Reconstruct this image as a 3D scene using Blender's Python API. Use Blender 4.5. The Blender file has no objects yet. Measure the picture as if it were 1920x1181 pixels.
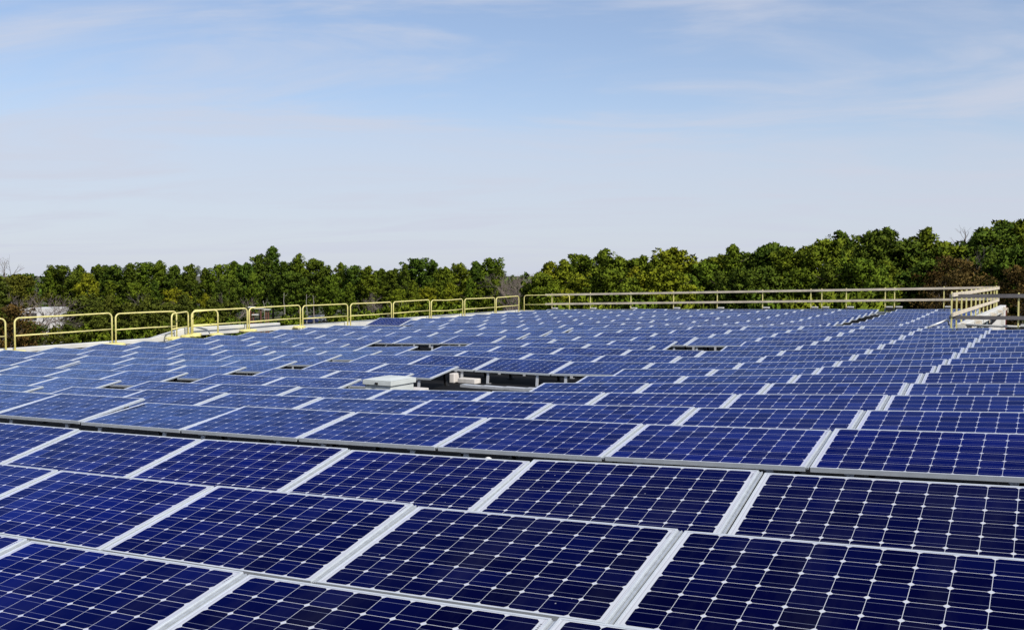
import bpy, bmesh, math, random
import numpy as np
from mathutils import Matrix, Vector
D2R = math.radians
S = bpy.context.scene
COL = S.collection
random.seed(7)

# ------------------------------------------------------------------ camera
F_PX, YAW, PITCH = 1838.8, D2R(29.623), D2R(-2.444)
cd = bpy.data.cameras.new('camera'); cam = bpy.data.objects.new('camera', cd); COL.objects.link(cam)
cd.sensor_width = 36; cd.lens = F_PX / 1920 * 36; cd.clip_start = .05; cd.clip_end = 6000
cam.location = (0, 0, 0); cam.rotation_euler = (D2R(90) + PITCH, 0, YAW)
S.camera = cam
S.render.resolution_x = 1024; S.render.resolution_y = 629
S.view_settings.view_transform = 'Standard'; S.view_settings.look = 'None'
S.view_settings.gamma = 1; S.view_settings.exposure = 0.0
S.view_settings.use_curve_mapping = False
# ------------------------------------------------------------------ sun and sky
SUN_EL = D2R(40)
SUN_DIR = Vector((0.90, -0.44, 0)).normalized() * math.cos(SUN_EL) + Vector((0, 0, math.sin(SUN_EL)))
sd = bpy.data.lights.new('sun', 'SUN'); sd.energy = 4.5; sd.angle = D2R(.5); sd.color = (1, .95, .86)
so = bpy.data.objects.new('sun', sd); COL.objects.link(so)
so.rotation_euler = SUN_DIR.to_track_quat('Z', 'Y').to_euler()
W = bpy.data.worlds.new('World'); S.world = W; W.use_nodes = True
nt = W.node_tree; nt.nodes.clear()
def NN(t, typ, **kw):
    n = t.nodes.new(typ)
    for k, v in kw.items(): setattr(n, k, v)
    return n
out = NN(nt, 'ShaderNodeOutputWorld'); bg = NN(nt, 'ShaderNodeBackground'); bg.inputs[1].default_value = .105
sky = NN(nt, 'ShaderNodeTexSky'); sky.sky_type = 'NISHITA'; sky.sun_disc = False
sky.sun_elevation = SUN_EL
sky.sun_rotation = math.atan2(SUN_DIR.x, SUN_DIR.y)
sky.altitude = 200; sky.air_density = 1.0; sky.dust_density = .6; sky.ozone_density = 1.4
tc = NN(nt, 'ShaderNodeTexCoord'); sx = NN(nt, 'ShaderNodeSeparateXYZ')
nt.links.new(tc.outputs['Generated'], sx.inputs[0])
def M(t, op, a, b=None, c=None):
    n = NN(t, 'ShaderNodeMath', operation=op)
    for i, v in enumerate((a, b, c)):
        if v is None: continue
        if isinstance(v, (int, float)): n.inputs[i].default_value = v
        else: t.links.new(v, n.inputs[i])
    return n.outputs[0]
def MIX(t, fac, a, b, blend='MIX'):
    n = NN(t, 'ShaderNodeMix', data_type='RGBA', blend_type=blend)
    for k, v in ((0, fac), (6, a), (7, b)):
        if isinstance(v, (int, float)): n.inputs[k].default_value = v
        elif isinstance(v, tuple): n.inputs[k].default_value = (*v, 1)
        else: t.links.new(v, n.inputs[k])
    return n.outputs[2]
# thin high cloud: noise on a plane overhead, seen in perspective
zz = M(nt, 'ADD', M(nt, 'MAXIMUM', sx.outputs[2], 0.0), .10)
cx = NN(nt, 'ShaderNodeCombineXYZ')
nt.links.new(M(nt, 'DIVIDE', sx.outputs[0], zz), cx.inputs[0]); nt.links.new(M(nt, 'DIVIDE', sx.outputs[1], zz), cx.inputs[1])
def streaks(rot, scale, loc):
    a = NN(nt, 'ShaderNodeMapping'); nt.links.new(cx.outputs[0], a.inputs[0]); a.inputs['Rotation'].default_value = (0, 0, D2R(rot))
    b_ = NN(nt, 'ShaderNodeMapping'); nt.links.new(a.outputs[0], b_.inputs[0]); b_.inputs['Scale'].default_value = scale; b_.inputs['Location'].default_value = loc
    return b_
mp = streaks(-24, (.42, .85, 1), (3.1, 1.7, 0))
n1 = NN(nt, 'ShaderNodeTexNoise'); n1.inputs['Scale'].default_value = 1.5; n1.inputs['Detail'].default_value = 9; n1.inputs['Roughness'].default_value = .58; n1.inputs['Distortion'].default_value = 1.1
nt.links.new(mp.outputs[0], n1.inputs[0])
rp = NN(nt, 'ShaderNodeMapRange'); rp.interpolation_type = 'SMOOTHSTEP'
nt.links.new(n1.outputs[0], rp.inputs[0]); rp.inputs[1].default_value = .38; rp.inputs[2].default_value = .70; rp.inputs[3].default_value = .24; rp.inputs[4].default_value = .80
n2 = NN(nt, 'ShaderNodeTexNoise'); n2.inputs['Scale'].default_value = .8; n2.inputs['Detail'].default_value = 8; n2.inputs['Roughness'].default_value = .55; n2.inputs['Distortion'].default_value = .4
mp2 = streaks(-30, (.30, .55, 1), (9.3, 4.4, 0))
nt.links.new(mp2.outputs[0], n2.inputs[0])
def smooth(v, a, b_, c, d):
    q = NN(nt, 'ShaderNodeMapRange'); q.interpolation_type = 'SMOOTHSTEP'; nt.links.new(v, q.inputs[0])
    for i, w in enumerate((a, b_, c, d)): q.inputs[i+1].default_value = w
    return q.outputs[0]
zn = M(nt, 'ADD', sx.outputs[2], M(nt, 'MULTIPLY', M(nt, 'SUBTRACT', n2.outputs[0], .5), .12))
bank = smooth(zn, .095, .160, .55, .0)
grad = smooth(sx.outputs[2], .0, .26, .50, .0)
hzo = M(nt, 'SUBTRACT', 1.0, M(nt, 'MULTIPLY', M(nt, 'SUBTRACT', 1.0, bank), M(nt, 'SUBTRACT', 1.0, grad)))
fac = M(nt, 'MAXIMUM', rp.outputs[0], 0.0)
fac = M(nt, 'SUBTRACT', 1.0, M(nt, 'MULTIPLY', M(nt, 'SUBTRACT', 1.0, fac), M(nt, 'SUBTRACT', 1.0, hzo)))
blue = MIX(nt, 1.0, sky.outputs[0], (1.04, 1.15, 1.30), 'MULTIPLY')
nt.links.new(MIX(nt, fac, blue, (5.85, 6.2, 7.25)), bg.inputs[0]); nt.links.new(bg.outputs[0], out.inputs[0])

# ------------------------------------------------------------------ helpers
def project(p):
    cy, sy, cp, sp = math.cos(YAW), math.sin(YAW), math.cos(PITCH), math.sin(PITCH)
    d = -sy*cp*p[0] + cy*cp*p[1] + sp*p[2]
    r = cy*p[0] + sy*p[1]; u = sy*sp*p[0] - cy*sp*p[1] + cp*p[2]
    if d < .05: return None
    return 960 + F_PX*r/d, 590.5 - F_PX*u/d, d
def tag(o, label=None, cat=None, group=None, kind=None):
    if label: o['label'] = label
    if cat: o['category'] = cat
    if group: o['group'] = group
    if kind: o['kind'] = kind
    return o
def empty(name, loc=(0, 0, 0), rz=0):
    o = bpy.data.objects.new(name, None); COL.objects.link(o); o.location = loc; o.rotation_euler = (0, 0, rz)
    o.empty_display_size = .3
    return o
class MB:
    """collects verts/faces and links them as ONE mesh object"""
    def __init__(s): s.v = []; s.f = []; s.m = []
    def add(s, vs, fs, mi=0):
        o = len(s.v); s.v += [tuple(p) for p in vs]
        for q in fs: s.f.append([i+o for i in q]); s.m.append(mi)
    def box(s, a, b, mi=0):
        x0, y0, z0 = a; x1, y1, z1 = b
        s.add([(x0,y0,z0),(x1,y0,z0),(x1,y1,z0),(x0,y1,z0),(x0,y0,z1),(x1,y0,z1),(x1,y1,z1),(x0,y1,z1)],
              [(3,2,1,0),(4,5,6,7),(0,1,5,4),(1,2,6,5),(2,3,7,6),(3,0,4,7)], mi)
    def beam(s, p, q, w, h, mi=0):
        p, q = Vector(p), Vector(q); d = (q-p).normalized()
        up = Vector((0,0,1)) if abs(d.z) < .95 else Vector((0,1,0))
        r = d.cross(up).normalized()*w/2; u = r.cross(d).normalized()*h/2
        vs = [p-r-u, p+r-u, p+r+u, p-r+u, q-r-u, q+r-u, q+r+u, q-r+u]
        s.add(vs, [(0,1,2,3),(7,6,5,4),(1,0,4,5),(2,1,5,6),(3,2,6,7),(0,3,7,4)], mi)
    def tube(s, pts, rad, n=8, mi=0, cap=True):
        pts = [Vector(p) for p in pts]; rads = rad if isinstance(rad, (list, tuple)) else [rad]*len(pts)
        o = len(s.v); ref = None
        for i, p in enumerate(pts):
            d = (pts[min(i+1, len(pts)-1)] - pts[max(i-1, 0)]).normalized()
            if ref is None:
                ref = d.orthogonal().normalized()
            ref = (ref - d*ref.dot(d)).normalized(); b = d.cross(ref)
            for k in range(n):
                a = 2*math.pi*k/n; s.v.append(tuple(p + (ref*math.cos(a) + b*math.sin(a))*rads[i]))
        for i in range(len(pts)-1):
            for k in range(n):
                k2 = (k+1) % n
                s.f.append([o+i*n+k, o+i*n+k2, o+(i+1)*n+k2, o+(i+1)*n+k]); s.m.append(mi)
        if cap:
            s.f.append([o+k for k in range(n)][::-1]); s.m.append(mi)
            s.f.append([o+(len(pts)-1)*n+k for k in range(n)]); s.m.append(mi)
    def lathe(s, prof, n=20, c=(0,0,0), mi=0):
        o = len(s.v)
        for r, z in prof:
            for k in range(n):
                a = 2*math.pi*k/n; s.v.append((c[0]+r*math.cos(a), c[1]+r*math.sin(a), c[2]+z))
        for i in range(len(prof)-1):
            for k in range(n):
                k2 = (k+1) % n; s.f.append([o+i*n+k, o+i*n+k2, o+(i+1)*n+k2, o+(i+1)*n+k]); s.m.append(mi)
        s.f.append([o+(len(prof)-1)*n+k for k in range(n)]); s.m.append(mi)
    def mesh(s, name, mats, smooth=False):
        me = bpy.data.meshes.new(name); me.from_pydata(s.v, [], s.f)
        for m in (mats if isinstance(mats, (list, tuple)) else [mats]): me.materials.append(m)
        me.polygons.foreach_set('material_index', s.m)
        if smooth: me.polygons.foreach_set('use_smooth', [True]*len(s.f))
        me.update(); return me
    def build(s, name, mats, parent=None, smooth=False, bevel=0):
        o = bpy.data.objects.new(name, s.mesh(name, mats, smooth)); COL.objects.link(o)
        if parent: o.parent = parent
        if bevel:
            b = o.modifiers.new('bevel', 'BEVEL'); b.width = bevel; b.segments = 2; b.limit_method = 'ANGLE'
        return o
def link(name, me, parent=None):
    o = bpy.data.objects.new(name, me); COL.objects.link(o)
    if parent: o.parent = parent
    return o

# ------------------------------------------------------------------ materials
def mat(name):
    m = bpy.data.materials.new(name); m.use_nodes = True
    t = m.node_tree; b = t.nodes['Principled BSDF']; return m, t, b
def simple(name, col, rough=.6, metal=0, var=.12, scale=6, spec=.5, bump=0):
    m, t, b = mat(name)
    tcn = NN(t, 'ShaderNodeTexCoord'); nz = NN(t, 'ShaderNodeTexNoise')
    nz.inputs['Scale'].default_value = scale; nz.inputs['Detail'].default_value = 6
    t.links.new(tcn.outputs['Object'], nz.inputs[0])
    lo = tuple(c*(1-var) for c in col); hi = tuple(min(1, c*(1+var)) for c in col)
    f = NN(t, 'ShaderNodeMapRange'); t.links.new(nz.outputs[0], f.inputs[0]); f.inputs[1].default_value = .3; f.inputs[2].default_value = .7
    t.links.new(MIX(t, f.outputs[0], lo, hi), b.inputs['Base Color'])
    b.inputs['Roughness'].default_value = rough; b.inputs['Metallic'].default_value = metal
    b.inputs['Specular IOR Level'].default_value = spec
    if bump:
        bp = NN(t, 'ShaderNodeBump'); bp.inputs['Strength'].default_value = bump; t.links.new(nz.outputs[0], bp.inputs['Height']); t.links.new(bp.outputs[0], b.inputs['Normal'])
    return m
CPX, CPY, PW, PD = .162, .1597, 1.70, .99
MXm, MYm = (PW-10*CPX)/2, (PD-6*CPY)/2
def cell_material():
    m, t, b = mat('solar_cells_under_glass')
    uv = NN(t, 'ShaderNodeUVMap'); sp = NN(t, 'ShaderNodeSeparateXYZ'); t.links.new(uv.outputs[0], sp.inputs[0])
    # uv are stored as metres / 2
    gx = M(t, 'DIVIDE', M(t, 'SUBTRACT', M(t, 'MULTIPLY', sp.outputs[0], 2.0), MXm), CPX)
    gy = M(t, 'DIVIDE', M(t, 'SUBTRACT', M(t, 'MULTIPLY', sp.outputs[1], 2.0), MYm), CPY)
    ix, iy = M(t, 'FLOOR', gx), M(t, 'FLOOR', gy)
    dx = M(t, 'ABSOLUTE', M(t, 'SUBTRACT', M(t, 'SUBTRACT', gx, ix), .5))
    dy = M(t, 'ABSOLUTE', M(t, 'SUBTRACT', M(t, 'SUBTRACT', gy, iy), .5))
    A = M(t, 'LESS_THAN', dx, .4915); B = M(t, 'LESS_THAN', dy, .4915)
    # rounded pseudo-square corner
    r2 = M(t, 'ADD', M(t, 'MULTIPLY', dx, dx), M(t, 'MULTIPLY', dy, dy)); Cc = M(t, 'LESS_THAN', r2, .405)
    Cd = M(t, 'LESS_THAN', M(t, 'ADD', dx, dy), .892)
    inx = M(t, 'MULTIPLY', M(t, 'GREATER_THAN', gx, 0.0), M(t, 'LESS_THAN', gx, 10.0))
    iny = M(t, 'MULTIPLY', M(t, 'GREATER_THAN', gy, 0.0), M(t, 'LESS_THAN', gy, 6.0))
    cell = M(t, 'MULTIPLY', M(t, 'MULTIPLY', M(t, 'MULTIPLY', A, B), M(t, 'MULTIPLY', Cc, Cd)), M(t, 'MULTIPLY', inx, iny))
    bus = M(t, 'LESS_THAN', M(t, 'ABSOLUTE', M(t, 'SUBTRACT', dy, .25)), .0075)
    oi = NN(t, 'ShaderNodeObjectInfo'); ge = NN(t, 'ShaderNodeNewGeometry')
    rnd = M(t, 'FRACT', M(t, 'ADD', oi.outputs['Random'], ge.outputs['Random Per Island']))
    cv = NN(t, 'ShaderNodeCombineXYZ'); t.links.new(ix, cv.inputs[0]); t.links.new(iy, cv.inputs[1]); t.links.new(M(t, 'MULTIPLY', rnd, 97.0), cv.inputs[2])
    wn = NN(t, 'ShaderNodeTexWhiteNoise'); t.links.new(cv.outputs[0], wn.inputs[0])
    fine = NN(t, 'ShaderNodeTexNoise'); fine.inputs['Scale'].default_value = 260; fine.inputs['Detail'].default_value = 2; t.links.new(uv.outputs[0], fine.inputs[0])
    f1 = M(t, 'ADD', M(t, 'MULTIPLY', wn.outputs[0], .75), M(t, 'MULTIPLY', fine.outputs[0], .3))
    blue = MIX(t, f1, (.0003, .0003, .006), (.0007, .0012, .022))
    blue = MIX(t, M(t, 'MULTIPLY', rnd, .5), blue, (.0010, .0022, .034))
    c1 = MIX(t, M(t, 'MULTIPLY', bus, .55), blue, (.30, .33, .46))
    # thin grey ribbon in the white end margins
    rib = M(t, 'LESS_THAN', M(t, 'ABSOLUTE', M(t, 'SUBTRACT', M(t, 'ABSOLUTE', M(t, 'SUBTRACT', gx, 5.0)), 5.11)), .012)
    white = MIX(t, M(t, 'MULTIPLY', rib, .45), (.60, .615, .65), (.24, .24, .26))
    col = MIX(t, cell, white, c1)
    du = NN(t, 'ShaderNodeTexNoise'); du.inputs['Scale'].default_value = 2.3; du.inputs['Detail'].default_value = 7; du.inputs['Roughness'].default_value = .65
    dm = NN(t, 'ShaderNodeMapping'); dm.inputs['Scale'].default_value = (2.2, .7, 1); dm.inputs['Location'].default_value = (0, 0, 0)
    t.links.new(uv.outputs[0], dm.inputs[0]); dv = NN(t, 'ShaderNodeVectorMath', operation='ADD'); t.links.new(dm.outputs[0], dv.inputs[0])
    dc = NN(t, 'ShaderNodeCombineXYZ'); t.links.new(M(t, 'MULTIPLY', rnd, 53.0), dc.inputs[0]); t.links.new(dc.outputs[0], dv.inputs[1]); t.links.new(dv.outputs[0], du.inputs[0])
    dust = M(t, 'MULTIPLY', M(t, 'MAXIMUM', M(t, 'SUBTRACT', du.outputs[0], .46), 0.0), .075)
    col = MIX(t, dust, col, (.45, .46, .50))
    # printed code in the end margin
    ux, uy = M(t, 'MULTIPLY', sp.outputs[0], 2.0), M(t, 'MULTIPLY', sp.outputs[1], 2.0)
    bc = M(t, 'MULTIPLY', M(t, 'MULTIPLY', M(t, 'GREATER_THAN', ux, PW-.030), M(t, 'LESS_THAN', ux, PW-.019)), M(t, 'MULTIPLY', M(t, 'GREATER_THAN', uy, .87), M(t, 'LESS_THAN', uy, .945)))
    bc = M(t, 'MULTIPLY', bc, M(t, 'GREATER_THAN', M(t, 'FRACT', M(t, 'MULTIPLY', uy, 71.0)), .5))
    col = MIX(t, M(t, 'MULTIPLY', bc, .8), col, (.05, .05, .06))
    # sparse dust specks
    vo = NN(t, 'ShaderNodeTexVoronoi'); vo.inputs['Scale'].default_value = 34; t.links.new(uv.outputs[0], vo.inputs[0])
    pk = NN(t, 'ShaderNodeSeparateXYZ'); t.links.new(vo.outputs['Color'], pk.inputs[0])
    sk = M(t, 'MULTIPLY', M(t, 'LESS_THAN', vo.outputs['Distance'], .075), M(t, 'GREATER_THAN', M(t, 'FRACT', M(t, 'ADD', pk.outputs[0], rnd)), .965))
    col = MIX(t, M(t, 'MULTIPLY', sk, .55), col, (.6, .62, .66))
    gr = NN(t, 'ShaderNodeTexNoise'); gr.inputs['Scale'].default_value = 5; gr.inputs['Detail'].default_value = 5; t.links.new(uv.outputs[0], gr.inputs[0])
    rough = M(t, 'ADD', M(t, 'MULTIPLY', gr.outputs[0], .09), .05)
    t.nodes.remove(b); om = next(n for n in t.nodes if n.type == 'OUTPUT_MATERIAL')
    df = NN(t, 'ShaderNodeBsdfDiffuse'); t.links.new(col, df.inputs[0])
    gl = NN(t, 'ShaderNodeBsdfGlossy'); t.links.new(rough, gl.inputs['Roughness'])
    fr = NN(t, 'ShaderNodeFresnel'); fr.inputs[0].default_value = 1.76
    # blue anti-reflection film, paling to plain glass at grazing angles
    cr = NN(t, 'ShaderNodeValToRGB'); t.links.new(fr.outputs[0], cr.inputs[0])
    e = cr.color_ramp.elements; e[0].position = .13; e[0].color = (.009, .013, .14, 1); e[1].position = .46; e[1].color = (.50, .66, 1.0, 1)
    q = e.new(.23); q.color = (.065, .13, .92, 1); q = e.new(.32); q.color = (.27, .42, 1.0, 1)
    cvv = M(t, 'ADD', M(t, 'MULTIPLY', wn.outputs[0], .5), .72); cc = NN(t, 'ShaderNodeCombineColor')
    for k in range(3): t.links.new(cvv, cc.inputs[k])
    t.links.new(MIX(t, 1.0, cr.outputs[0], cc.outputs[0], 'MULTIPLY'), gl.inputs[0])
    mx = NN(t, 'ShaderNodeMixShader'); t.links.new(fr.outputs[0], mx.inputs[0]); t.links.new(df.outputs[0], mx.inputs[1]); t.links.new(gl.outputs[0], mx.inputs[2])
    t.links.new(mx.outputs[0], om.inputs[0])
    return m
MT = {}
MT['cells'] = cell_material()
MT['alu'] = simple('anodised_aluminium_frame', (.56, .59, .62), .42, .15, .08, 9)
MT['strip'] = simple('grooved_aluminium_strip', (.50, .53, .56), .38, .35, .12, 30)
MT['leg'] = simple('galvanised_leg', (.55, .56, .58), .5, .3, .1, 20)
MT['black'] = simple('black_support', (.012, .012, .014), .7, 0, .2, 10)
MT['deck'] = simple('roof_membrane', (.008, .008, .0095), .85, 0, .5, .9, .12, .3)
MT['coping'] = simple('pale_roof_coping', (.62, .61, .57), .6, .0, .12, 1.4)
MT['wall'] = simple('white_painted_wall', (.58, .56, .53), .8, 0, .10, .5)
MT['red'] = simple('dark_red_trim', (.20, .018, .022), .6)
MT['yellow'] = simple('yellow_painted_steel', (.74, .66, .25), .5, 0, .16, 7)
MT['wood'] = simple('pale_weathered_board', (.60, .52, .40), .8, 0, .2, 3)
MT['greywood'] = simple('grey_weathered_board', (.135, .125, .125), .85, 0, .25, 3)
MT['greypost'] = simple('blue_grey_post_base', (.28, .34, .36), .5, .2)
MT['concrete'] = simple('pale_concrete', (.62, .58, .54), .9, 0, .15, 8)
MT['hatch'] = simple('pale_green_white_hatch', (.56, .59, .57), .6, 0, .10, 3)
MT['rust'] = simple('rust_brown_steel', (.13, .05, .03), .8, 0, .3, 3)
MT['bark'] = simple('pine_bark', (.085, .06, .045), .9, 0, .35, 2.5)
MT['twig'] = simple('grey_brown_twig', (.17, .135, .115), .9, 0, .3, 1.2)
MT['palebark'] = simple('pale_grey_bark', (.30, .27, .24), .9, 0, .3, 2)

# ------------------------------------------------------------------ roof heights (survey of the panel tops)
GX0, GY0, GS = -33, 9, 3
ZT = [[-2.048,-2.038,-2.024,-2.0,-1.961,-1.9,-1.815,-1.723,-1.631,-1.531,-1.402,-1.251,-1.083,-0.905,-0.723],[-2.013,-2.026,-2.037,-2.038,-2.017,-1.97,-1.907,-1.834,-1.734,-1.605,-1.441,-1.274,-1.102,-0.926,-0.749],[-1.982,-2.016,-2.051,-2.077,-2.069,-2.02,-1.933,-1.87,-1.801,-1.664,-1.474,-1.296,-1.122,-0.95,-0.778],[-1.962,-2.01,-2.065,-2.111,-2.105,-2.04,-1.893,-1.788,-1.789,-1.686,-1.507,-1.322,-1.145,-0.979,-0.818],[-1.959,-2.009,-2.066,-2.115,-2.11,-2.046,-1.903,-1.79,-1.759,-1.673,-1.515,-1.333,-1.167,-1.015,-0.871],[-1.973,-2.013,-2.054,-2.085,-2.075,-2.019,-1.901,-1.804,-1.745,-1.654,-1.494,-1.331,-1.193,-1.064,-0.937],[-1.997,-2.022,-2.045,-2.052,-2.021,-1.957,-1.869,-1.78,-1.715,-1.6,-1.457,-1.341,-1.237,-1.126,-1.009],[-2.024,-2.033,-2.041,-2.033,-1.979,-1.916,-1.854,-1.751,-1.663,-1.56,-1.474,-1.402,-1.308,-1.196,-1.078],[-2.048,-2.044,-2.036,-2.016,-1.978,-1.938,-1.897,-1.846,-1.795,-1.737,-1.647,-1.517,-1.39,-1.265,-1.14],[-2.066,-2.05,-2.032,-2.009,-1.98,-1.95,-1.921,-1.894,-1.866,-1.827,-1.744,-1.608,-1.467,-1.331,-1.198],[-2.08,-2.053,-2.027,-2.001,-1.973,-1.945,-1.918,-1.894,-1.87,-1.833,-1.76,-1.647,-1.517,-1.386,-1.256],[-2.09,-2.055,-2.021,-1.989,-1.956,-1.923,-1.892,-1.862,-1.831,-1.791,-1.728,-1.64,-1.536,-1.425,-1.314],[-2.1,-2.058,-2.017,-1.978,-1.938,-1.895,-1.854,-1.812,-1.77,-1.724,-1.669,-1.603,-1.529,-1.45,-1.37],[-2.111,-2.068,-2.026,-1.981,-1.929,-1.874,-1.818,-1.761,-1.705,-1.649,-1.596,-1.548,-1.506,-1.465,-1.422],[-2.123,-2.079,-2.034,-1.985,-1.923,-1.854,-1.782,-1.709,-1.638,-1.573,-1.521,-1.49,-1.479,-1.475,-1.473]]
def zt(x, y):
    i = min(max((x-GX0)/GS, 0), len(ZT[0])-1.001); j = min(max((y-GY0)/GS, 0), len(ZT)-1.001)
    a, c = int(i), int(j); u, v = i-a, j-c
    return (1-v)*((1-u)*ZT[c][a]+u*ZT[c][a+1]) + v*((1-u)*ZT[c+1][a]+u*ZT[c+1][a+1])
X0N, PP = -3.482, 1.7385
def bow(x):
    u = max(x - X0N, -14.2); return .04226*u + .00148*u*u
def zdeck(x, y):
    near = -1.5845 - .30 + bow(x); far_ = zt(x, y) - .41
    k = min(max((y-8.2)/1.6, 0), 1); k = k*k*(3-2*k)
    return near*(1-k) + far_*k
GROUND = -9.0
LX, RX, BACK, NEARBACK = -28.4, -2.74, 50.6, 31.3

# ------------------------------------------------------------------ the building we stand on
bld = empty('flat_roofed_building', (0, 0, GROUND))
tag(bld, 'low flat roofed building whose dark roof carries all the solar panels', 'building')
def gridmesh(b, xs, ys, z):
    o = len(b.v); ny = len(ys)
    for x in xs:
        for y in ys: b.v.append((x, y, z(x, y)))
    for i in range(len(xs)-1):
        for j in range(ny-1):
            b.f.append([o+i*ny+j, o+(i+1)*ny+j, o+(i+1)*ny+j+1, o+i*ny+j+1]); b.m.append(0)
def place(o, parent):   # keep world placement under a lifted empty
    o.parent = parent; o.location = (-parent.location.x, -parent.location.y, -parent.location.z)
    return o
b = MB()
gridmesh(b, np.linspace(LX, 12, 70), np.linspace(-7, NEARBACK, 60), zdeck)
gridmesh(b, np.linspace(LX, RX, 40), np.linspace(NEARBACK, BACK, 24), zdeck)
place(b.build('roof', MT['deck'], smooth=True), bld)
b = MB()
def wallstrip(b, pts, bottom, drop=.02):
    for (p, q) in zip(pts[:-1], pts[1:]):
        n = 14
        for i in range(n):
            a = [p[k] + (q[k]-p[k])*i/n for k in (0, 1)]; c = [p[k] + (q[k]-p[k])*(i+1)/n for k in (0, 1)]
            b.add([(a[0], a[1], bottom), (c[0], c[1], bottom), (c[0], c[1], zdeck(*c)-drop), (a[0], a[1], zdeck(*a)-drop)], [(0,1,2,3)])
wallstrip(b, [(LX, -7), (LX, BACK), (RX, BACK), (RX, NEARBACK), (12, NEARBACK), (12, -7), (LX, -7)], GROUND)
place(b.build('wall', MT['wall']), bld)
# parapet and coping
b = MB()
def cope_line(b, ps, w=.22, h=.30):
    for p, q in zip(ps[:-1], ps[1:]): b.beam(p, q, w, h)
cope_line(b, [(LX, -7, -2.46), (LX, 23.9, -2.46)])
cope_line(b, [(LX, 23.9, -2.46), (LX, 25.4, -2.17)], .215, .295)
cope_line(b, [(LX, 25.4, -2.17), (LX, 30.4, -2.20)], .24, .31)
cope_line(b, [(LX, 30.4, -2.345), (LX, BACK, -2.33)])
cope_line(b, [(LX+.18, BACK, -2.32), (RX-.2, BACK, -1.93)], .3, .24)
cope_line(b, [(RX, BACK+1.4, -1.66), (RX, NEARBACK+.2, -1.62)], .26, .28)
cope_line(b, [(RX+.14, NEARBACK, -1.86), (12, NEARBACK, -1.25)], .3, .26)
place(b.build('coping', MT['coping'], bevel=.02), bld)
b = MB(); b.box((RX-.02, BACK+1.25, GROUND), (RX+.145, BACK+1.45, -1.56)); place(b.build('corner_trim', MT['red']), bld)
b = MB(); b.box((RX-.6, BACK+.01, GROUND), (RX+.125, BACK+1.24, -1.8)); place(b.build('end_wall', MT['wall']), bld)

# ------------------------------------------------------------------ solar panels
T_ = .038
b = MB()
lip = .011
b.box((0, 0, -T_), (PW, lip, 0)); b.box((0, PD-lip, -T_), (PW, PD, 0))
b.box((0, lip, -T_), (lip, PD-lip, 0)); b.box((PW-lip, lip, -T_), (PW, PD-lip, 0))
for k in range(3):   # grooved strip that closes the joint to the next panel
    x = PW + .001 + k*.0095
    b.box((x, .004, -.022), (x+.0065, PD-.004, -.006 - (.004 if k == 1 else 0)), 1)
FRAME = b.mesh('frame', [MT['alu'], MT['strip']])
def laminate_mesh(name):
    me = bpy.data.meshes.new(name)
    x0, x1, y0, y1, z0, z1 = lip+.0005, PW-lip-.0005, lip+.0005, PD-lip-.0005, -.012, -.003
    me.from_pydata([(x0,y0,z1),(x1,y0,z1),(x1,y1,z1),(x0,y1,z1),(x0,y0,z0),(x1,y0,z0),(x1,y1,z0),(x0,y1,z0)], [], [(0,1,2,3),(7,6,5,4)])
    uv = me.uv_layers.new(name='UVMap')
    for l in me.loops:
        v = me.vertices[l.vertex_index].co; uv.data[l.index].uv = (v.x/2, v.y/2)
    me.materials.append(MT['cells']); me.update(); return me
LAM = laminate_mesh('laminate')
b = MB(); b.beam((0, .05, -T_-.001), (.0, -.02, -.27), .055, .016); b.box((-.05, -.06, -.282), (.05, .05, -.27)); b.box((-.035, .005, -T_-.012), (.035, .06, -T_-.001))
LEG = b.mesh('leg', MT['leg'])
b = MB(); b.box((-.025, -.025, -.39), (.025, .025, -T_-.001)); b.box((-.06, -.06, -.40), (.06, .06, -.39))
POST = b.mesh('rear_post', MT['black'])
def panel_matrix(x, y, z, x2, z2, tilt):
    ex = Vector((x2-x, 0, z2-z)).normalized()
    ey = Vector((0, math.cos(tilt), math.sin(tilt))); ey = (ey - ex*ey.dot(ex)).normalized(); ez = ex.cross(ey)
    return Matrix(((ex.x, ey.x, ez.x, x), (ex.y, ey.y, ez.y, y), (ex.z, ey.z, ez.z, z), (0, 0, 0, 1)))
PAN = []     # (row key, col, matrix)
SPAN = PP
rng = random.Random(3)
def jig(m):
    return m @ Matrix.Rotation(rng.gauss(0, .008), 4, 'X') @ Matrix.Rotation(rng.gauss(0, .003), 4, 'Y')
OFF = (PP-PW)/2
for r, (x0, y, z, t) in {'A': (-3.543, 2.588, -1.7003, 12.46), 'B': (-3.514, 4.014, -1.660, 12.47), 'C': (-3.476, 5.4705, -1.638, 13.37), 'D': (-3.482, 7.7152, -1.5845, 9.01)}.items():
    for c in range(-9, 3):
        xa, xb = x0 + c*PP + OFF, x0 + (c+1)*PP - OFF
        PAN.append((r, c, jig(panel_matrix(xa, y, z + bow(xa), xb, z + bow(xb), D2R(t)))))
YE, SP, X0 = 10.133, 1.5206, -3.465
TILT = D2R(9.2)
MISS = {(2,-4),(2,-3),(3,-4),(3,-3),(4,-4),(4,-3),(8,-8),(8,-7),(9,-8),(9,-7),(8,-3),(9,-3)}
def put(key, c, xa, xb, ytop, dz=0, tilt=TILT):
    za, zb = zt(xa, ytop)+dz, zt(xb, ytop)+dz
    PAN.append((key, c, jig(panel_matrix(xa, ytop - PD*math.cos(tilt), za - PD*math.sin(tilt), xb, zb - PD*math.sin(tilt), tilt))))
GAP = .70
for k in range(14):
    y = YE + k*SP
    for c in range(-12, 3):
        if (k, c) in MISS: continue
        if k == 12 and c > 0 or k == 13 and c > -1: continue
        g = GAP if c < -6 else 0
        put(k, c, X0 + c*PP - g + OFF, X0 + (c+1)*PP - g - OFF, y)
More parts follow.
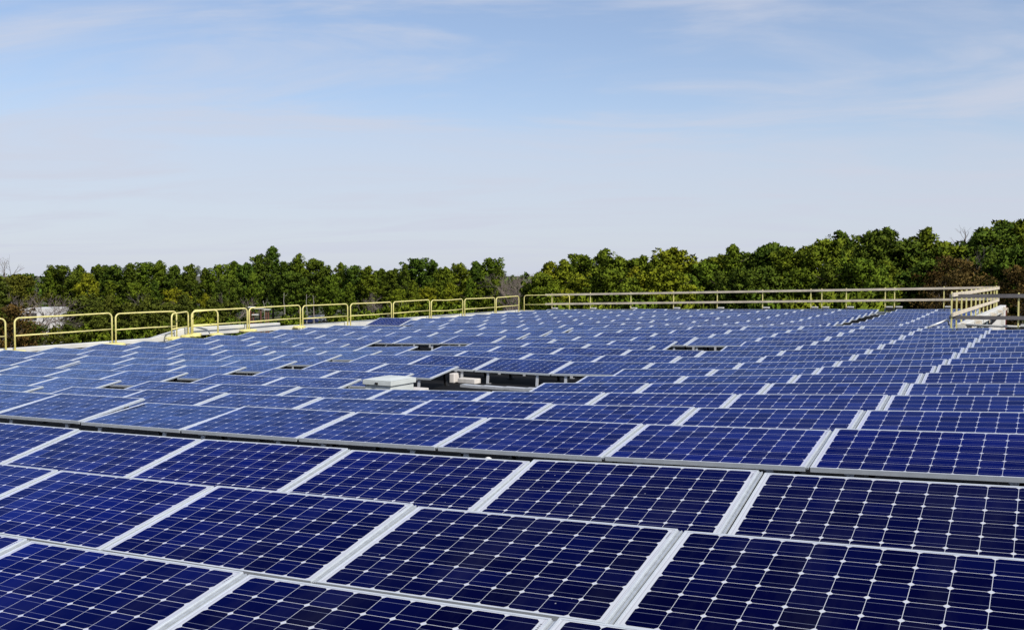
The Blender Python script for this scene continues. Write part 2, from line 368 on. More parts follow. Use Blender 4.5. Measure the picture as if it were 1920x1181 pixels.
for j in range(11):
    y = 32.9 + j*SP
    for c in range(-12, 0):
        g = 0 if c >= -2 else .75
        if c == -12 and j in (0,): put(14+j, c, X0 + c*PP - g + OFF, X0 + (c+1)*PP - g - OFF, y, .16, D2R(15)); continue
        put(14+j, c, X0 + c*PP - g + OFF, X0 + (c+1)*PP - g - OFF, y)
def in_view(m):
    n = 0; pts = []
    for u in (0, .25, .5, .75, 1):
        for v in (.35, .7, .99):
            q = project(m @ Vector((u*PW, v*PD, 0)))
            if q and -2 < q[0] < 1922 and -2 < q[1] < 1183: n += 1; pts.append(q)
    return n, (min(p[2] for p in pts) if pts else 1e9)
ORD = ['', 'first', 'second', 'third', 'fourth', 'fifth', 'sixth', 'seventh', 'eighth', 'ninth', 'tenth', 'eleventh', 'twelfth', 'thirteenth', 'fourteenth', 'fifteenth', 'sixteenth', 'seventeenth', 'eighteenth']
rowname = {'A': 'nearest row', 'B': 'second nearest row', 'C': 'third nearest row, before the wide dark gap', 'D': 'first row behind the wide dark gap'}
for k in range(14): rowname[k] = ORD[k+2] + ' row behind the wide dark gap'
for j in range(11): rowname[14+j] = ORD[j+1] + ' row of the far block'
vis = []; rest = []
for key, c, m in PAN:
    n, d = in_view(m)
    (vis if n else rest).append((d, key, c, m))
vis.sort(key=lambda t: t[0])
rest += vis[300:]; vis = vis[:300]
byrow = {}
for d, key, c, m in vis: byrow.setdefault(key, []).append(c)
for d, key, c, m in vis:
    o = empty('solar_panel'); o.matrix_world = m; o.empty_display_size = .1
    cs = sorted(byrow[key]); i = cs.index(c); nn = len(cs)
    pos = ('leftmost' if i == 0 else 'rightmost' if i == nn-1 else (ORD[i+1] + ' from the left' if i < nn/2 else ORD[nn-i] + ' from the right'))
    lab = ('blue panel, ' if len(rowname[key].split()) > 7 else 'blue solar panel, ') + pos + ' in the ' + rowname[key]
    tag(o, lab, 'solar panel', 'solar panels in rows across the roof')
    link('laminate', LAM, o); link('frame', FRAME, o)
    if isinstance(key, str) or key < 14:
        for f in (.17, .83):
            l = link('leg', LEG, o); l.location = (f*PW, 0, 0)
            l = link('rear_post', POST, o); l.location = (f*PW, PD-.07, 0)
# the rest of the field, too small or too far to the side to single out
fv, ff, fm, luv = [], [], [], []
me = bpy.data.meshes.new('solar_panel_field')
b = MB(); uvs = []
for d, key, c, m in rest:
    for src in (FRAME, LAM):
        o = len(b.v); b.v += [tuple(m @ v.co) for v in src.vertices]
        for p in src.polygons:
            b.f.append([i+o for i in p.vertices]); b.m.append(2 if src is LAM else p.material_index)
            for i in p.vertices: uvs.append((src.vertices[i].co.x/2, src.vertices[i].co.y/2))
fo = b.build('solar_panel_field', [MT['alu'], MT['strip'], MT['cells']])
uvl = fo.data.uv_layers.new(name='UVMap'); uvl.data.foreach_set('uv', [x for u in uvs for x in u])
tag(fo, 'mass of far blue solar panels running back to the fences', 'solar panels', kind='stuff')

# ------------------------------------------------------------------ things on the roof
h = empty('roof_hatch', (-10.05, 13.45, zdeck(-10.05, 13.45)-.075))
tag(h, 'pale green white roof hatch box standing at the left end of the open hole', 'roof hatch')
b = MB(); b.box((-.27, -.33, .08), (.27, .33, .40)); b.build('curb', MT['hatch'], h, bevel=.012)
b = MB(); b.box((-.30, -.36, .403), (.30, .36, .485)); b.add([(-.30,-.36,.488),(.30,-.36,.488),(.30,.36,.488),(-.30,.36,.488),(-.15,-.2,.52),(.15,-.2,.52),(.15,.2,.52),(-.15,.2,.52)], [(0,1,5,4),(1,2,6,5),(2,3,7,6),(3,0,4,7),(4,5,6,7)]); lid = b.build('lid', MT['hatch'], h, bevel=.01)
b = MB(); b.box((-.02, -.385, .42), (.03, -.363, .455)); b.build('latch', MT['black'], lid)
def block(x, y, s, label, dz=0, rz=0):
    o = empty('concrete_block', (x, y, zdeck(x, y)+dz), rz); tag(o, label, 'concrete block', 'concrete ballast blocks in the roof gaps')
    b = MB(); b.box((-s[0]/2, -s[1]/2, 0), (s[0]/2, s[1]/2, s[2])); b.build('block', MT['concrete'], o, bevel=.012)
block(-10.86, 16.75, (.11, .3, .19), 'short beige concrete block at the back left of the open hole', 0, .1)
block(-10.50, 16.72, (.42, .22, .10), 'long pale concrete block at the back of the open hole', 0, -.05)
block(-10.25, 14.55, (.32, .28, .15), 'flat concrete block right beside the pale roof hatch')
block(-19.0, 24.7, (.34, .3, .17), 'cream block in the far left gap under the raised panels')
block(-18.4, 24.75, (.42, .3, .15), 'cream block in the far left gap, right of another block')
b = MB()
for i in range(8):
    xa, xb = -10.3 + i*.5, -9.8 + i*.5
    b.beam((xa, 16.15-i*.03, zdeck(xa, 16.15)+.03), (xb, 16.12-i*.03, zdeck(xb, 16.12)+.02), .16, .05)
tag(b.build('roof_curb', MT['leg']), 'low grey roof curb running along the back of the open hole', 'roof curb')
v = empty('roof_vent', (-4.33, 7.2, zdeck(-4.33, 7.2)-.008))
tag(v, 'small white domed vent peeking up in the wide dark gap', 'roof vent')
b = MB(); b.lathe([(.022, .008), (.022, .31)], 14); b.build('pipe', MT['coping'], v, smooth=True)
b = MB(); b.lathe([(.024, .30), (.034, .303), (.036, .316), (.028, .334), (.014, .343), (.002, .345)], 18); b.build('cap', MT['coping'], v, smooth=True)

# ------------------------------------------------------------------ yellow guardrails along the left edge
FX = -28.0
def loop_rail(y0, y1, zb, zt0, zt1, label, x0=FX, x1=FX, feet='pads', sag=0, group='yellow guardrails along the roof edge'):
    L = math.hypot(y1-y0, x1-x0); o = empty('guardrail', (x0, y0, zb), math.atan2(y1-y0, x1-x0))
    tag(o, label, 'guardrail', group)
    r = .16; H0, H1 = zt0-zb, zt1-zb; b = MB()
    pts = [(0, 0, 0)]
    for k in range(6):
        a = math.pi/2*k/5; pts.append((r-r*math.cos(a), 0, H0-r+r*math.sin(a)))
    pts.append((L*.5, 0, (H0+H1)/2+sag))
    for k in range(6):
        a = math.pi/2*k/5; pts.append((L-r+r*math.sin(a), 0, H1-r+r*math.cos(a)))
    pts.append((L, 0, 0)); b.tube(pts, .027, 10); b.build('frame_tube', MT['yellow'], o, smooth=True)
    b = MB(); b.tube([(.01, 0, H0-.54), (L*.5, 0, (H0+H1)/2-.54+sag), (L-.01, 0, H1-.54)], .023, 8); b.build('mid_rail', MT['yellow'], o, smooth=True)
    for x in ((.06, L-.06)):
        b = MB(); b.lathe([(.26, 0), (.26, .05), (.22, .075), (.05, .09)], 16, (x, 0, 0)); b.build('base_plate', MT['yellow'], o, smooth=False)
    return o
ZB = -2.44
segs = [(13.6, 18.2), (18.5, 22.0), (22.15, 24.75), (25.5, 28.25), (28.35, 31.3), (31.45, 34.4), (34.6, 37.65), (37.8, 40.85), (41.0, 43.95), (44.15, 47.3), (47.45, 50.05)]
rl = ['yellow guardrail section cut off by the left edge of the photo', 'wide yellow guardrail section, first whole one from the left',
      'yellow guardrail section just left of the gate', 'yellow guardrail section just right of the gate',
      'yellow guardrail section in front of the rusty steel frame', 'yellow guardrail section second right of the rusty steel frame',
      'yellow guardrail section before the grey bare trees', 'yellow guardrail section above the raised dark panel',
      'yellow guardrail with wavy top rail, fourth from the far corner', 'narrow yellow guardrail, third from the far corner', 'narrow yellow guardrail, last one before the far corner']
for i, (a, c) in enumerate(segs):
    loop_rail(a, c, ZB + (.16 if 24 < a < 31 else 0), -1.375, -1.375 + (.03 if i % 3 == 1 else 0), rl[i], sag=(-.03 if i == 8 else random.uniform(-.01, .015)))
loop_rail(24.0, 25.2, ZB+.12, -1.43, -1.40, 'small yellow gate frame swung inwards between two guardrails', x0=-27.4, x1=-27.9, group=None)
loop_rail(25.22, 26.15, ZB+.14, -1.40, -1.36, 'short yellow rail set at an angle just right of the gate', x0=-27.75, x1=-27.4, group=None)
loop_rail(50.15, 50.15, -2.40, -1.30, -1.24, 'yellow guardrail turning the far corner in front of the board fence', x0=-27.7, x1=-24.75)

# ------------------------------------------------------------------ board fences with yellow posts
def board_fence(label, pts_post, top, mid, y_of, wood, zfoot, rails, feet=True, name='board_fence', along='x'):
    o = empty(name, (pts_post[0][0], pts_post[0][1], zfoot(*pts_post[0]))); tag(o, label, 'fence')
    L = o.location.copy()
    for (x, y) in pts_post:
        zb = zfoot(x, y); zt_ = top(x, y)
        b = MB(); b.box((x-.02, y-.02, zb+.28), (x+.02, y+.02, zt_+.09)); p = b.build('post', MT['yellow'], o); p.location = -L
        b = MB(); b.box((x-.026, y-.026, zb), (x+.026, y+.026, zb+.30))
        s = b.build('post_foot', MT['greypost'], p)
        if feet:
            w = MB(); w.box((x+.05, y-.14, zb+.20), (x+.34, y+.14, zb+.36)); q = w.build('clamp_weight', MT['black'], p)
            w = MB(); w.box((x+.07, y-.16, zb+.363), (x+.35, y+.12, zb+.42)); q = w.build('cap_plate', MT['coping'], p)
    for (fn, lo) in ((top, 0), (mid, 0)):
        for (a, c) in zip(rails[:-1], rails[1:]):
            b = MB(); dv = (Vector(c)-Vector(a)).normalized()
            pa = (a[0], a[1], fn(*a)); pc = (c[0]-dv.x*.006, c[1]-dv.y*.006, fn(*c))
            off = (.0, -.05) if along == 'x' else (.05, 0)
            b.beam((pa[0]+off[0], pa[1]+off[1], pa[2]), (pc[0]+off[0], pc[1]+off[1], pc[2]), .04, .105)
            r = b.build('rail', wood, o); r.location = -L
    return o
FYB = 50.2
def ft(x, y): return -1.25 + (x+26)*(.52/20.4)
pxs = [1035, 1107, 1183, 1263, 1345, 1430, 1520.5, 1541, 1587, 1660, 1677.5, 1770, 1868]
far_posts = [(-FYB*math.tan(YAW - math.atan((p-960)/F_PX)), FYB) for p in pxs]
board_fence('long pale board fence with thin yellow posts along the back roof edge', far_posts, ft, lambda x, y: ft(x, y)-.53, None, MT['wood'],
            lambda x, y: zdeck(x, y)+.02, [(-26.3, FYB), (-22, FYB), (-17.6, FYB), (-13.1, FYB), (-9.3, FYB), (-5.5, FYB), (RX-.05, FYB)])
# fence running back along the right side of the far roof
fx = RX - .12
ys = [29.9, 31.3, 32.8, 34.4, 36.2, 38.0, 39.8, 41.6, 43.6, 45.6, 47.6, 49.6]
def st(x, y): return -.60 - (y-29)*.004
o = board_fence('pale board fence with close yellow posts running back to the far right corner', [(fx, y) for y in ys], st, lambda x, y: st(x, y)-.55, None, MT['wood'],
            lambda x, y: zdeck(x, y)+.02, [(fx, 29.6), (fx, 34.4), (fx, 39.8), (fx, 45.6), (fx, 50.0)], feet=False, along='y')
for y in ys[1::2]:
    b = MB()
    b.tube([(fx+.12, y, st(fx, y)-.85), (fx+.45, y, st(fx, y)-.90), (fx+.45, y, st(fx, y)-1.10)], .016, 6)
    b.box((fx+.28, y-.10, st(fx, y)-.99), (fx+.42, y+.06, st(fx, y)-.91))
    q = b.build('outrigger', MT['wood'], o); q.location = -Vector(o.location)
NY = 31.0
def nt_(x, y): return -.655 + (x+2.5)*.012
board_fence('short weathered grey board fence at the right edge, nearest the camera', [(-1.24, NY), (1.2, NY), (3.6, NY)], nt_, lambda x, y: nt_(x, y)-.62, None, MT['greywood'],
            lambda x, y: zdeck(x, y)+.03, [(-3.02, NY), (.4, NY), (4.2, NY)])
# pipes lying at the corner
b = MB(); b.tube([(-3.5, 30.25, -1.55), (-3.05, 30.85, -1.35), (-3.0, 30.9, -1.5)], .035, 8)
tag(b.build('pipe', MT['leg'], smooth=True), 'grey pipe lying slanted at the right inside corner of the roof', 'pipe')
b = MB()
b.tube([(-2.6, 31.15, -1.50), (-1.3, 31.2, -1.52), (.5, 31.2, -1.50)], .035, 8)
tag(b.build('conduit', MT['coping'], smooth=True), 'pale conduit along the roof edge under the grey boards', 'conduit')

# ------------------------------------------------------------------ ground
m, t, bs = mat('ground_soil_and_grass')
tcn = NN(t, 'ShaderNodeTexCoord'); nz = NN(t, 'ShaderNodeTexNoise'); nz.inputs['Scale'].default_value = .06; nz.inputs['Detail'].default_value = 8
t.links.new(tcn.outputs['Object'], nz.inputs[0])
t.links.new(MIX(t, nz.outputs[0], (.07, .045, .025), (.06, .075, .025)), bs.inputs['Base Color']); bs.inputs['Roughness'].default_value = .95
b = MB(); R_ = 2500
b.add([(-R_, -R_, GROUND), (R_, -R_, GROUND), (R_, R_, GROUND), (-R_, R_, GROUND)], [(0,1,2,3)])
tag(b.build('ground', m), kind='structure')
b = MB(); b.add([(-140, -30, GROUND+.004), (-29, -30, GROUND+.004), (-29, 120, GROUND+.004), (-95, 150, GROUND+.004), (-140, 100, GROUND+.004)], [(0,1,2,3,4)])
tag(b.build('parking_lot', simple('asphalt', (.09, .09, .092), .9, 0, .25, .5)), kind='structure')

# ------------------------------------------------------------------ trees
def foliage(name, lo, hi, dry=None):
    m, t, b = mat(name)
    oi = NN(t, 'ShaderNodeObjectInfo'); ge = NN(t, 'ShaderNodeNewGeometry'); tcn = NN(t, 'ShaderNodeTexCoord')
    nz = NN(t, 'ShaderNodeTexNoise'); nz.inputs['Scale'].default_value = 1.1; nz.inputs['Detail'].default_value = 3; t.links.new(tcn.outputs['Object'], nz.inputs[0])
    f = M(t, 'ADD', M(t, 'MULTIPLY', ge.outputs['Random Per Island'], .35), M(t, 'MULTIPLY', M(t, 'SUBTRACT', nz.outputs[0], .32), 1.7))
    c = MIX(t, f, lo, hi)  # wide clump-scale range also paints bright highlights and dark shadows into leaf colour
    tint = MIX(t, oi.outputs['Random'], (1.10, 1.0, .8), (.84, 1.0, .95))
    t.links.new(MIX(t, 1.0, c, tint, 'MULTIPLY'), b.inputs['Base Color'])
    b.inputs['Roughness'].default_value = .85; b.inputs['Specular IOR Level'].default_value = .08
    return m
MT['pine'] = foliage('pine_needles', (.020, .042, .004), (.205, .250, .020))
MT['pine_dark'] = foliage('dark_pine_needles', (.012, .030, .004), (.135, .185, .020))
MT['pine_light'] = foliage('light_pine_needles', (.046, .070, .005), (.300, .310, .020))
MT['olive'] = foliage('olive_brown_needles', (.028, .036, .006), (.150, .165, .022))
MT['brown'] = foliage('brown_dry_leaves', (.050, .032, .010), (.16, .095, .028))
def tufts(cen, rad, per, rs, size, flat=.85, axis=None):
    """needle tufts (slim triangles) through the outer half of each clump, shading normals following the clump"""
    n = len(cen)*per
    c = np.repeat(cen, per, 0); r = np.repeat(rad, per)
    d = rs.normal(size=(n, 3)); d[:, 2] += .25; d /= np.linalg.norm(d, axis=1)[:, None]
    rr = rs.uniform(.35, 1, n)**.45
    p = c + d*(r*rr)[:, None]*np.array([1, 1, flat])
    a = d*.8 + rs.normal(size=(n, 3))*.6 + np.array([0, 0, .3]); a /= np.linalg.norm(a, axis=1)[:, None]
    s = np.cross(d, a); s += rs.normal(size=(n, 3))*.35; s -= a*(s*a).sum(1)[:, None]; s /= np.linalg.norm(s, axis=1)[:, None]
    L = size*rs.uniform(.7, 1.35, n)[:, None]; w = L*.40
    v0, v1, v2 = p - s*w, p + s*w, p + a*L
    g = np.cross(v1-v0, v2-v0); fl = (g*d).sum(1) < 0
    v0[fl], v1[fl] = v1[fl].copy(), v0[fl].copy()
    nn = d*.9 + rs.normal(size=(n, 3))*.36
    if axis is not None:
        o = c - axis; o /= np.linalg.norm(o, axis=1)[:, None] + 1e-6; nn += o*.35
    nn /= np.linalg.norm(nn, axis=1)[:, None]
    return np.stack([v0, v1, v2], 1).reshape(-1, 3), np.repeat(nn, 3, 0)
def leaf_mesh(name, v, nn, mt):
    me = bpy.data.meshes.new(name); nf = len(v)//3
    me.vertices.add(len(v)); me.vertices.foreach_set('co', v.ravel())
    me.loops.add(len(v)); me.loops.foreach_set('vertex_index', np.arange(len(v), dtype=np.int32))
    me.polygons.add(nf); me.polygons.foreach_set('loop_start', np.arange(0, len(v), 3, dtype=np.int32)); me.polygons.foreach_set('loop_total', np.full(nf, 3, dtype=np.int32))
    me.polygons.foreach_set('use_smooth', np.ones(nf, dtype=bool))
    me.materials.append(mt); me.update(); me.normals_split_custom_set_from_vertices(nn.tolist()); return me
def crown_mesh(name, seed, mt, H=9., R=3.2, clumps=60, per=46, shape='dome', size=.26):
    """boughs leave the trunk all round and carry small needle clumps along their outer part"""
    rs = np.random.RandomState(seed)
    cen, rad = [], []
    lobes = [(rs.uniform(0, 6.28), rs.uniform(.08, .24)) for _ in range(4)]
    for i in range(clumps):
        h = (i + rs.uniform(0, 1))/clumps; a = i*2.4 + rs.normal()*.5
        if shape == 'dome': pr = (.45 + .55*min(1, h*3))*max(.05, 1-h**2.8)**.6
        elif shape == 'tall': pr = (.35 + .65*min(1, h*2.2))*max(.05, 1-h**2.0)**.7
        elif shape == 'egg': pr = max(.08, math.sin(math.pi*(.14+.80*h)))**.75
        else: pr = max(.08, math.sin(math.pi*(.1+.86*h)))**.6
        lo = 1 + sum(k*math.sin((a-p)*(q+1)+h*5) for q, (p, k) in enumerate(lobes))
        L = R*pr*lo*rs.uniform(.55, 1.22); up = rs.uniform(.05, .40)*(1 if h < .8 else 1.6)
        nb = 3 + int(4*L/R)
        for k in range(nb):
            f = .30 + .70*(k+rs.uniform(.2, .9))/nb
            q = L*f; sd = rs.normal()*.26*(.4+f)
            cen.append((q*math.cos(a) - sd*math.sin(a), q*math.sin(a) + sd*math.cos(a), h*H*.93 + up*q*f + rs.normal()*.16))
            rad.append(rs.uniform(.30, .62)*(1.15-.25*f)*(R/3.0)**.5)
    for k in range(9):
        cen.append((rs.normal()*.18, rs.normal()*.18, H*(.78+.024*k))); rad.append(.42-.02*k)
    v, nn = tufts(np.array(cen), np.array(rad), per, rs, size, flat=.72, axis=np.array([0, 0, H*.4]))
    return leaf_mesh(name, v, nn, mt)
def trunk_mesh(name, h, r, seed, mt, limbs=8, spread=2.2):
    rd = random.Random(seed); b = MB()
    pts = [(rd.uniform(-.1, .1)*i*.4, rd.uniform(-.1, .1)*i*.4, h*i/6) for i in range(7)]
    b.tube(pts, [r*(1-.13*i) for i in range(7)], 7)
    for k in range(limbs):
        z = h*rd.uniform(.35, .95); a = rd.uniform(0, 6.28); L = spread*rd.uniform(.5, 1.1)
        b.tube([(0, 0, z), (L*.5*math.cos(a), L*.5*math.sin(a), z+.25), (L*math.cos(a), L*math.sin(a), z+.8)], [r*.3, r*.2, r*.07], 5)
    return b.mesh(name, mt, True)
def bare_mesh(name, seed, H, mt, spread=.55, depth=5):
    rd = random.Random(seed); b = MB()
    def grow(p, d, L, r, k):
        q = p + d*L; mid = p + d*L*.5 + Vector((rd.uniform(-1, 1), rd.uniform(-1, 1), 0))*L*.05
        b.tube([p, mid, q], [r, r*.85, r*.68], 5 if k > 2 else 3, cap=False)
        if k == 0: return
        for i in range(rd.choice((2, 3, 3)) if k > 1 else 3):
            nd = (d + Vector((rd.gauss(0, 1), rd.gauss(0, 1), rd.gauss(.15, .6)))*spread).normalized()
            grow(p + d*L*rd.uniform(.55, 1), nd, L*rd.uniform(.6, .85), r*.58, k-1)
    grow(Vector((0, 0, 0)), Vector((0, 0, 1)), H*.30, H*.013, depth)
    return b.mesh(name, mt, False)
KINDS = {}
def kind(key, *variants): KINDS[key] = variants
CH = {}
for key, mt in (('pine', 'pine'), ('dark', 'pine_dark'), ('light', 'pine_light'), ('olive', 'olive')):
    CH[key] = [crown_mesh('crown', 11+i*7+len(key), MT[mt], H, R, n, 46, shp, sz) for i, (H, R, n, shp, sz) in enumerate(
        [(8.4, 2.9, 50, 'dome', .26), (9.8, 2.3, 50, 'tall', .25), (8.0, 3.1, 48, 'round', .27), (9.2, 2.6, 50, 'tall', .25), (7.6, 3.2, 46, 'dome', .28)])]
TR = [trunk_mesh('trunk', 11.5, .20, i, MT['bark']) for i in range(3)]
BROWN = [crown_mesh('crown', 91+i, MT['brown'], 8, 3.3, 44, 26, 'round', .22) for i in range(2)]
BARE = [bare_mesh('branches', 5+i, 12, MT['twig'], .5) for i in range(3)]
PALE = [trunk_mesh('trunk', 12, .16, 31+i, MT['palebark'], 5, 1.5) for i in range(2)]
SHRUB = [crown_mesh('crown', 61+i, MT['pine'], 3.0, 2.3, 34, 40, 'round', .26) for i in range(2)]
def world_at(px, d):
    r = (px-960)/F_PX*d; cy, sy = math.cos(YAW), math.sin(YAW)
    return -sy*d + cy*r, cy*d + sy*r
TREES = []
def tree(kind_, px, py, d, w=None, var=None, low=.3):
    if d > 165: py += rt.uniform(-7, 9)
    """px/py: where the tip stands against the sky at distance d"""
    TREES.append((kind_, px, py, d, w, var, low))
rt = random.Random(21)
# far line on the left, back row
sky_l = [(95, 500), (118, 499), (150, 494), (185, 488), (215, 492), (245, 487), (272, 490), (300, 493), (330, 491), (357, 488), (385, 493), (412, 489), (440, 492), (462, 484), (487, 478), (512, 466), (534, 482), (560, 478), (588, 484), (608, 498), (640, 497), (667, 491), (690, 503), (715, 505), (738, 493), (760, 497), (782, 484), (812, 488), (836, 492), (862, 487), (893, 480), (918, 486), (935, 500)]
for i, (px, py) in enumerate(sky_l): tree(rt.choice(('dark', 'pine', 'dark', 'pine', 'dark')), px, py, rt.uniform(168, 186), None, None)
# middle row on the left, shorter and lighter
for px, py, k in [(45, 512, 'pine'), (165, 510, 'light'), (205, 525, 'pine'), (258, 528, 'pine'), (290, 522, 'dark'), (325, 538, 'light'), (385, 548, 'light'), (352, 550, 'pine'), (430, 520, 'dark'), (475, 508, 'pine'), (545, 506, 'dark'), (622, 512, 'pine'), (655, 528, 'pine'), (748, 540, 'light'), (775, 524, 'pine'), (800, 535, 'light'), (842, 528, 'light'), (880, 520, 'pine'), (915, 522, 'pine'), (618, 560, 'light')]:
    tree(k, px, py, rt.uniform(148, 160), None, None, .12)
# right hand woods
sky_r = [(1012, 508), (1030, 488), (1058, 484), (1090, 474), (1132, 464), (1162, 478), (1200, 476), (1228, 480), (1262, 462), (1296, 488), (1320, 486), (1345, 474), (1374, 456), (1402, 470), (1428, 458), (1450, 452), (1480, 464), (1508, 460), (1546, 444), (1576, 430), (1604, 452), (1634, 428), (1660, 424), (1700, 448), (1734, 424), (1770, 450), (1846, 424), (1880, 412), (1912, 408)]
for i, (px, py) in enumerate(sky_r): tree(rt.choice(('pine', 'dark', 'dark')) if px > 1290 else rt.choice(('pine', 'pine', 'light')), px, py, rt.uniform(122, 138), None, None)
for px, py, k in [(1040, 524, 'light'), (1085, 508, 'light'), (1062, 540, 'light'), (1122, 515, 'pine'), (1150, 500, 'pine'), (1190, 498, 'light'), (1232, 496, 'light'), (1270, 506, 'light'), (1300, 515, 'pine'), (1390, 500, 'dark'), (1350, 506, 'dark'), (1440, 496, 'dark'), (1500, 500, 'pine'), (1550, 490, 'dark'), (1615, 480, 'pine'), (1660, 486, 'pine'), (1690, 506, 'dark'), (1740, 480, 'dark'), (1475, 520, 'pine'), (1530, 530, 'dark'), (1860, 470, 'dark'), (1905, 455, 'dark'), (1640, 515, 'pine')]:
    tree(k, px, py, rt.uniform(106, 116), None, None, .1)
for px, py, d in [(-4, 514, 84), (36, 512, 122), (-40, 520, 80), (156, 548, 100), (180, 562, 96), (206, 550, 100), (240, 566, 98), (276, 552, 102), (312, 562, 100), (346, 550, 106), (396, 556, 108), (428, 562, 106)]: tree('olive', px, py, d)
for px, py, d in [(12, 478, 128), (960, 506, 150), (982, 504, 152), (972, 515, 140), (950, 515, 158), (1000, 515, 150), (945, 520, 150), (962, 512, 160), (978, 510, 158), (992, 508, 154), (968, 525, 145), (986, 522, 146), (700, 545, 140), (720, 555, 138), (690, 560, 136), (1812, 418, 140), (1785, 440, 136), (1830, 455, 120), (120, 560, 100), (105, 550, 120), (440, 545, 128), (265, 545, 112), (60, 545, 90), (78, 560, 92), (104, 566, 94), (40, 540, 91), (208, 560, 100), (335, 560, 112)]:
    tree('bare', px, py, d)
for px, py, d in [(1905, 492, 92), (1782, 475, 108), (1800, 500, 102), (1760, 500, 112), (22, 566, 80)]:
    tree('brown', px, py, d)
for px, py, d in [(495, 560, 120), (533, 545, 128), (588, 550, 132), (575, 548, 130)]: tree('pale', px, py, d)
tree('light', 1268, 466, 150)
for px, py, d in [(700, 580, 118), (760, 572, 118), (810, 568, 118), (860, 570, 120), (545, 590, 112), (170, 610, 96), (250, 600, 98), (300, 598, 100), (380, 590, 104), (1050, 562, 100), (1120, 560, 98), (1190, 558, 98), (1270, 562, 98), (1500, 555, 92), (1610, 552, 92), (1460, 562, 92), (440, 600, 104), (640, 590, 114)]:
    tree('shrub', px, py, d)
for px, py, d in [(62, 604, 88), (100, 612, 86), (128, 600, 94), (30, 598, 82)]: tree('olive', px, py, d)
# landmark names give every tree its own description
LM = [(-90, 30, 'at the left edge'), (30, 205, 'above the first whole yellow guardrail'), (205, 350, 'above the guardrail left of the gate'), (350, 463, 'above the guardrail right of the gate'), (463, 562, 'above the guardrail by the rusty frame'), (562, 653, 'above the guardrail right of the rusty frame'), (653, 735, 'above the guardrail before the bare trees'), (735, 870, 'above two guardrails left of centre'), (870, 977, 'above the last guardrails before the corner'), (977, 1070, 'above the far corner guardrail'), (1070, 1265, 'above the left third of the board fence'), (1265, 1432, 'above the middle of the board fence'), (1432, 1600, 'above the right part of the board fence'), (1600, 1770, 'above the right end of the board fence'), (1770, 1880, 'above the receding fence'), (1880, 1990, 'at the right edge')]
ADJ = {'pine': 'green pine', 'dark': 'dark green pine', 'light': 'bright olive pine', 'olive': 'dull olive brown pine', 'bare': 'bare leafless tree', 'brown': 'brown leaved tree', 'pale': 'slim pale trunked tree', 'shrub': 'low green bush'}
def rowof(k, d):
    if k in ('pine', 'dark', 'light', 'olive'): return 'front row ' if d < 118 or 140 < d < 162 else 'back row '
    return ''
buckets = {}
for i, tr in enumerate(TREES):
    k, px, d = tr[0], tr[1], tr[3]
    lm = next(n for a, c, n in LM if a <= px < c)
    buckets.setdefault((rowof(k, d)+ADJ[k], lm), []).append((px, i))
LAB = {}
for (a, lm), L in buckets.items():
    L.sort()
    for j, (px, i) in enumerate(L):
        n = len(L)
        q = '' if n == 1 else (('left' if j == 0 else 'right') + ' of two, ' if n == 2 else ('leftmost' if j == 0 else 'rightmost' if j == n-1 else ORD[j+1] + ' from left') + ', ')
        LAB[i] = a + ' ' + q + lm if not q else a + ', ' + q + lm
cnt = 0
for i, (k, px, py, d, w, var, low) in enumerate(TREES):
    x, y = world_at(px, d); top = (512-py)/F_PX*d
    Ht = top - GROUND; rz = rt.uniform(0, 6.28); cnt += 1
    if k in ('pine', 'dark', 'light', 'olive'):
        o = empty('pine_tree', (x, y, GROUND), rz); tag(o, LAB[i], 'pine tree', 'pine trees in the woods')
        me = CH[k][cnt % 5]; cH = max(v.co.z for v in me.vertices)
        want = Ht*(.78 if d < 140 else .74); s = want/cH
        wx = s*rt.uniform(.86, 1.12)*(rt.uniform(.80, 1.15) if d > 140 else 1.14)
        c = link('crown', me, o); c.scale = (wx, wx, s); c.location = (0, 0, Ht-want)
        tk = link('trunk', TR[cnt % 3], o); q = Ht*.86/11.5; tk.scale = (q, q, q)
    elif k == 'brown':
        o = empty('brown_leaved_tree', (x, y, GROUND), rz); tag(o, LAB[i], 'tree', 'brown leaved trees')
        s = Ht*.8/8.3; c = link('crown', BROWN[cnt % 2], o); c.scale = (s, s, s); c.location = (0, 0, Ht-s*8.3)
        tk = link('branches', BARE[cnt % 3], o); q = Ht/12.5; tk.scale = (q, q, q)
    elif k == 'bare':
        o = empty('bare_tree', (x, y, GROUND), rz); tag(o, LAB[i], 'tree', 'bare trees without leaves')
        me = BARE[cnt % 3]; q = Ht/max(v.co.z for v in me.vertices); tk = link('branches', me, o); tk.scale = (q, q, q)
    elif k == 'pale':
        o = empty('slim_tree', (x, y, GROUND), rz); tag(o, LAB[i], 'tree', 'slim pale trunks')
        q = Ht/12.5; tk = link('trunk', PALE[cnt % 2], o); tk.scale = (q, q, q)
    else:
        o = empty('bush', (x, y, GROUND), rz); tag(o, LAB[i], 'bush', 'low bushes behind the fences')
        me = SHRUB[cnt % 2]; s = Ht/3.4; c = link('crown', me, o); c.scale = (s*.9, s*.9, s)
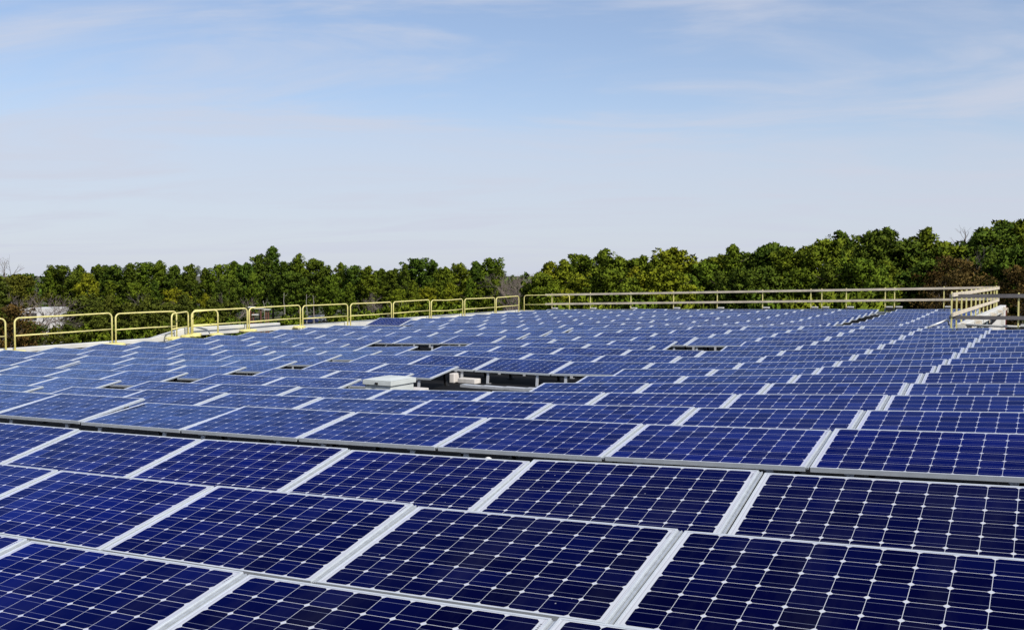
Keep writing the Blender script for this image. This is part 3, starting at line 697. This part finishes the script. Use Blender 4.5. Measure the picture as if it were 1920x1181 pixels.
# the wood behind that reads as one dark mass
rs = np.random.RandomState(5); cen = []; rad = []
for px in np.arange(-160, 2100, 9):
    for k in range(3):
        d = (205 if px < 990 else 150) + rs.uniform(-6, 14)
        tp = np.interp(px, [0, 100, 500, 700, 940, 975, 1020, 1130, 1300, 1450, 1600, 1750, 1900], [512, 508, 504, 512, 505, 505, 506, 494, 502, 486, 470, 464, 440])
        ztop = (512-tp)/F_PX*d; x, y = world_at(px + rs.uniform(-5, 5), d)
        cen.append((x, y, GROUND + (ztop-GROUND-1)*rs.uniform(.08, 1))); rad.append(rs.uniform(1.1, 2.0))
v, nn = tufts(np.array(cen), np.array(rad), 70, rs, .55)
me = leaf_mesh('woodland', v, nn, MT['pine_dark'])
tag(link('woodland', me), 'dark far off wood filling in behind the trees', 'woodland', kind='stuff')

# ------------------------------------------------------------------ things beyond the roof on the left
def on_ground(px, d, dz=0):
    x, y = world_at(px, d); return (x, y, GROUND+dz)
wb = empty('white_building', on_ground(80, 116), YAW); tag(wb, 'white block building half hidden behind the trees on the left', 'building')
b = MB(); b.box((-1.3, -3, 0), (1.7, 3, 4.85)); b.box((1.702, -2, 0), (4.8, 3, 2.9)); b.build('wall', MT['wall'], wb)
b = MB(); b.box((-1.28, -2.98, 4.853), (1.68, 2.98, 4.9)); b.build('roof', MT['coping'], wb)
b = MB(); b.box((-.5, -3.06, 3.6), (.7, -3.003, 4.4)); b.build('window', MT['black'], wb)
def pipe_frame():
    o = empty('steel_frame', on_ground(488, 104), YAW); tag(o, 'rusty steel post frame with pale caps behind the yellow guardrail', 'steel frame')
    for x, h in ((-1.05, 5.3), (-.75, 4.8), (.05, 5.2), (.6, 5.05), (.85, 5.0)):
        b = MB(); b.box((x-.06, -.06, 0), (x+.06, .06, h)); b.build('post', MT['rust'], o)
    for x0, x1, z in ((-1.25, -.6, 5.35), (-.62, .3, 5.22), (.4, 1.05, 5.1), (-.85, -.2, 4.55)):
        b = MB(); b.box((x0, -.3, z), (x1, .3, z+.09)); b.build('cap_beam', MT['coping'], o)
pipe_frame()
def car(px, d, colr, label, rz):
    o = empty('parked_car', on_ground(px, d), rz); tag(o, label, 'car', 'cars parked by the trees')
    m = simple('car_paint', colr, .3, .2, .05)
    prof = [(-2.2, .35), (-2.25, .75), (-2.1, .92), (-1.35, .98), (-.7, 1.42), (.9, 1.46), (1.7, 1.0), (2.15, .9), (2.25, .6), (2.2, .35)]
    b = MB(); n = len(prof)
    for y, s in ((-.88, 1), (.88, 1)): b.v += [(x, y*(.86 if z > 1.2 else 1), z) for x, z in prof]
    b.f.append(list(range(n))); b.f.append(list(range(n, 2*n))[::-1]); b.m += [0, 0]
    for i in range(n): b.f.append([i, i+n, (i+1) % n+n, (i+1) % n]); b.m.append(0)
    b.build('body', m, o, bevel=.04)
    b = MB(); b.box((-.95, -.80, 1.02), (1.3, .80, 1.34)); b.build('windows', MT['black'], o)
    for x in (-1.4, 1.4):
        for y in (-.9, .7):
            b = MB(); b.tube([(x, y, .33), (x, y+.2, .33)], .33, 14); b.build('wheel', MT['black'], o)
car(572, 172, (.012, .02, .075), 'blue car whose roof shows between the guardrail posts', YAW+.3)
car(597, 176, (.45, .46, .48), 'silver car beside the blue car behind the guardrail', YAW-.2)
